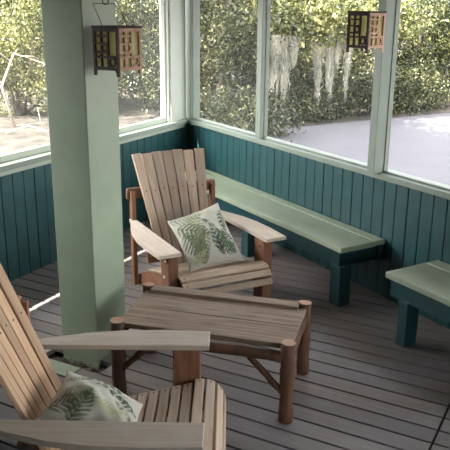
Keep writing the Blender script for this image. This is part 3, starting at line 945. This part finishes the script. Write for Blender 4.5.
low_specs = [
    (276, 16.6, 0.9, 0.55, 'leaf_dark', 4200, 0.075, 'low dark shrub at the pavement edge under the widest hanging moss'),
    (298, 17.0, 0.9, 0.55, 'leaf_dark', 4200, 0.075, 'low dark shrub at the pavement edge right of the widest hanging moss'),
    (320, 17.4, 0.9, 0.55, 'leaf_dark', 4200, 0.075, 'low dark shrub at the pavement edge midway between middle post and lantern post'),
    (343, 17.9, 1.0, 1.0, 'leaf_dark', 4200, 0.075, 'low dark shrub at the pavement edge, left of the lantern post'),
    (366, 18.4, 1.0, 1.0, 'leaf_dark', 4200, 0.075, 'low dark shrub at the pavement edge directly behind the lantern post'),
    (392, 18.8, 1.0, 1.0, 'leaf_dark', 4200, 0.075, 'low dark shrub at the pavement edge just right of the lantern post'),
    (416, 19.3, 1.0, 1.0, 'leaf', 4200, 0.075, 'low olive shrub at the far pavement edge, second right of the lantern post'),
    (442, 19.8, 1.1, 1.0, 'leaf_dark', 4200, 0.075, 'low dark shrub at the far pavement edge near the right border'),
    (212, 13.2, 1.0, 1.0, 'leaf', 2600, 0.085, 'pale leafed shrub low in the narrow screen right of the corner'),
    (250, 14.4, 1.1, 1.0, 'leaf_dark', 3000, 0.085, 'low dark shrub at the foot of the middle wall post'),
]
for i, (u, Y, w, h, mt, n, sz, lab) in enumerate(low_specs):
    shrub('low_shrub', lab, 'shrub', xat(u, Y), Y, w, h, n, sz, 120 + i, M[mt], stems=3)

def strap_clump(name, label, x, y, n, L, seed, mat, w=0.03):
    rr = random.Random(seed)
    bm = bmesh.new()
    for i in range(n):
        a = rr.uniform(0, 6.283); ln = L * rr.uniform(0.6, 1.1); sp = rr.uniform(0.2, 0.8)
        d = Vector((math.cos(a), math.sin(a), 0)); s = Vector((-d.y, d.x, 0))
        prev = None
        for k in range(6):
            f = k / 5
            p = Vector((rr.uniform(-.01, .01), 0, 0)) + d * (ln * sp * f) + Vector((0, 0, ln * (f - 0.55 * sp * f * f)))
            ww = w * (1 - f) * (0.6 + f) + 0.002
            cur = (bm.verts.new(p + s * ww / 2), bm.verts.new(p - s * ww / 2))
            if prev: bm.faces.new((prev[0], prev[1], cur[1], cur[0]))
            prev = cur
    o = mesh_obj(name, bm, mat)
    o.location = (x, y, GZ)
    return props(o, label, 'plant')
strap_clump('strap_leaf_plant', 'clump of long strap leaves at the sill of the narrow screen right of the corner', xat(208, 12.6), 12.6, 90, 0.85, 5, M['blade'])
strap_clump('strap_leaf_plant', 'clump of strap leaves close to the middle wall post', xat(240, 13.4), 13.4, 80, 0.75, 6, M['blade'])

# bare pale branches in the left screen
def branch(label, pts, r, seed):
    rr = random.Random(seed)
    t = empty('dead_branch', pts[0])
    props(t, label, 'branch')
    o = Vector(pts[0])
    P = [Vector(p) - o for p in pts]
    tube('limb', M['pale_twig'], t, P, [r * (1 - 0.6 * i / (len(P) - 1)) for i in range(len(P))], 7)
    for i in range(1, len(P)):
        for k in range(2):
            q = P[i - 1].lerp(P[i], rr.random())
            e = q + Vector((rr.uniform(-.5, .5), rr.uniform(-.3, .3), rr.uniform(-.15, .45)))
            tube('twig', M['pale_twig'], t, [q, q.lerp(e, .5) + Vector((0, 0, .05)), e], [r * .35, r * .25, r * .1], 5)
def at(u, v, Y):
    """height on the vertical plane at distance Y for an image row (used only to size things)"""
    a = math.atan((v - 225) / 700.5) + PITCH
    return Vector((xat(u, Y), Y, 2.1 - Y * math.tan(a)))
branch('pale bare branch arching through the sunlit bush in the left screen', [(-4.72, 15.6, GZ), (-4.9, 15.5, 0.5), (-4.55, 15.4, 1.2), (-3.9, 15.4, 1.0), (-3.5, 15.5, 0.85)], 0.035, 1)
branch('pale bare branch lying on the sandy ground behind the left screen', [(-4.6, 14.6, GZ + .02), (-4.1, 14.5, GZ + .2), (-3.4, 14.3, GZ + .05)], 0.022, 2)

# spanish moss: hanging swags of fine strands from an oak limb
def moss(label, x, y, ztop, zbot, w, n, seed):
    rr = random.Random(seed)
    bm = bmesh.new()
    H = ztop - zbot
    drops = []
    for _ in range(max(2, int(w / 0.06))):
        u = rr.uniform(-0.5, 0.5)
        drops.append((u * w, rr.uniform(-0.15, 0.15), H * rr.uniform(0.35, 0.9) * (1.05 - 1.5 * abs(u + 0.08)), rr.uniform(0.035, 0.085)))
    drops[0] = (-0.06 * w, 0, H, 0.08)
    for i in range(n):
        dx, dy, dh, dw = rr.choice(drops)
        s0 = rr.random() ** 1.5                                  # where on the drop this tendril leaves
        tp = (1 - 0.8 * s0)
        p = Vector((dx + rr.gauss(0, 1) * dw * tp, dy + rr.gauss(0, 1) * dw * tp, -dh * s0 * 0.85))
        ln = dh * rr.uniform(0.10, 0.30)
        ph = rr.uniform(0, 6); am = rr.uniform(0.01, 0.035)
        prev = None
        for j in range(6):
            g = j / 5
            q = p + Vector((am * math.sin(ph + g * 8) - (p.x - dx) * 0.3 * g, am * math.cos(ph + g * 7), -ln * g))
            ww = rr.uniform(0.004, 0.010) * (1 - 0.5 * g)
            a = ph + g * 5
            sd = Vector((math.cos(a), math.sin(a), 0.3)) * ww
            cur = (bm.verts.new(q + sd), bm.verts.new(q - sd))
            if prev: bm.faces.new((prev[0], prev[1], cur[1], cur[0]))
            prev = cur
    o = mesh_obj('spanish_moss', bm, M['moss'])
    o.location = (x, y, ztop)
    return props(o, label, 'moss')
MY = 16.5
def zrow(v, Y): return 2.1 - Y * math.tan(math.atan((v - 225) / 700.5) + PITCH)
moss('widest pale swag of hanging moss, right of the middle wall post', xat(286, MY), MY, zrow(34, MY), zrow(128, MY), 0.62, 3600, 1)
moss('slim pale strand of moss close beside the middle wall post', xat(273, MY), MY + 0.3, zrow(32, MY), zrow(122, MY), 0.20, 900, 2)
moss('pale swag of hanging moss left of the right lantern', xat(337, MY), MY + 0.5, zrow(24, MY), zrow(105, MY), 0.55, 2600, 3)
moss('thin strand of moss between the two moss swags', xat(322, MY), MY + 0.4, zrow(40, MY), zrow(120, MY), 0.14, 600, 4)
moss('ragged moss swag directly below the right lantern', xat(352, MY), MY + 0.4, zrow(30, MY), zrow(100, MY), 0.26, 520, 5)

# live oak whose limb carries the moss; its unseen canopy is added to shade the near pavement
oak = empty('live_oak', (-4.1, 19.6, GZ))
props(oak, 'spreading live oak whose limb carries the hanging moss', 'tree')
tube('trunk', M['bark'], oak, [(0, 0, 0), (0.1, -0.1, 1.5), (0.3, -0.3, 3.2), (0.2, -0.8, 5.0)], [0.34, 0.28, 0.25, 0.18], 12)
tube('limb', M['bark'], oak, [(0.25, -0.25, 3.0), (2.6, -1.4, 3.5), (4.6, -2.2, 3.2), (6.6, -2.4, 3.2), (8.4, -1.9, 3.4)], [0.18, 0.15, 0.12, 0.08, 0.04], 10)
tube('limb', M['bark'], oak, [(0.2, -0.6, 4.2), (0.4, -3.5, 5.6), (0.5, -7.0, 6.4), (1.4, -10.5, 6.8)], [0.18, 0.16, 0.12, 0.06], 10)
leaf_mesh('shade_crown', [(0.0, -8.2, 7.0 + GZ, 2.0, 2.6, 1.0), (0.4, -5.6, 6.8 + GZ, 2.4, 2.2, 1.0), (1.6, -6.8, 7.4 + GZ, 1.8, 2.2, 0.9), (-1.0, -6.0, 6.6 + GZ, 1.6, 2.6, 0.9), (0.4, -3.8, 7.4 + GZ, 1.6, 1.6, 0.8),
    (4.3, -11.6, 7.4 + GZ, 2.0, 2.2, 0.9), (4.4, -9.2, 7.3 + GZ, 1.8, 2.0, 0.9), (1.8, -10.2, 7.2 + GZ, 2.4, 2.2, 1.0), (3.2, -9.2, 7.5 + GZ, 2.0, 1.8, 0.9), (2.6, -12.0, 7.4 + GZ, 2.0, 1.8, 0.9)], 52000, 0.22, 300, M['leaf_dark'], oak, shell=0.0).location = (0, 0, -GZ)
leaf_mesh('limb_leaves', [(5.2, -2.9, 2.25 + GZ, 0.6, 0.35, 0.42), (5.9, -2.8, 2.15 + GZ, 0.6, 0.35, 0.36), (6.6, -2.7, 2.3 + GZ, 0.6, 0.35, 0.40), (7.3, -2.5, 2.15 + GZ, 0.6, 0.35, 0.40), (8.0, -2.1, 2.35 + GZ, 0.6, 0.4, 0.45)], 6500, 0.13, 301, M['leaf_yellow'], oak, shell=0.1).location = (0, 0, -GZ)
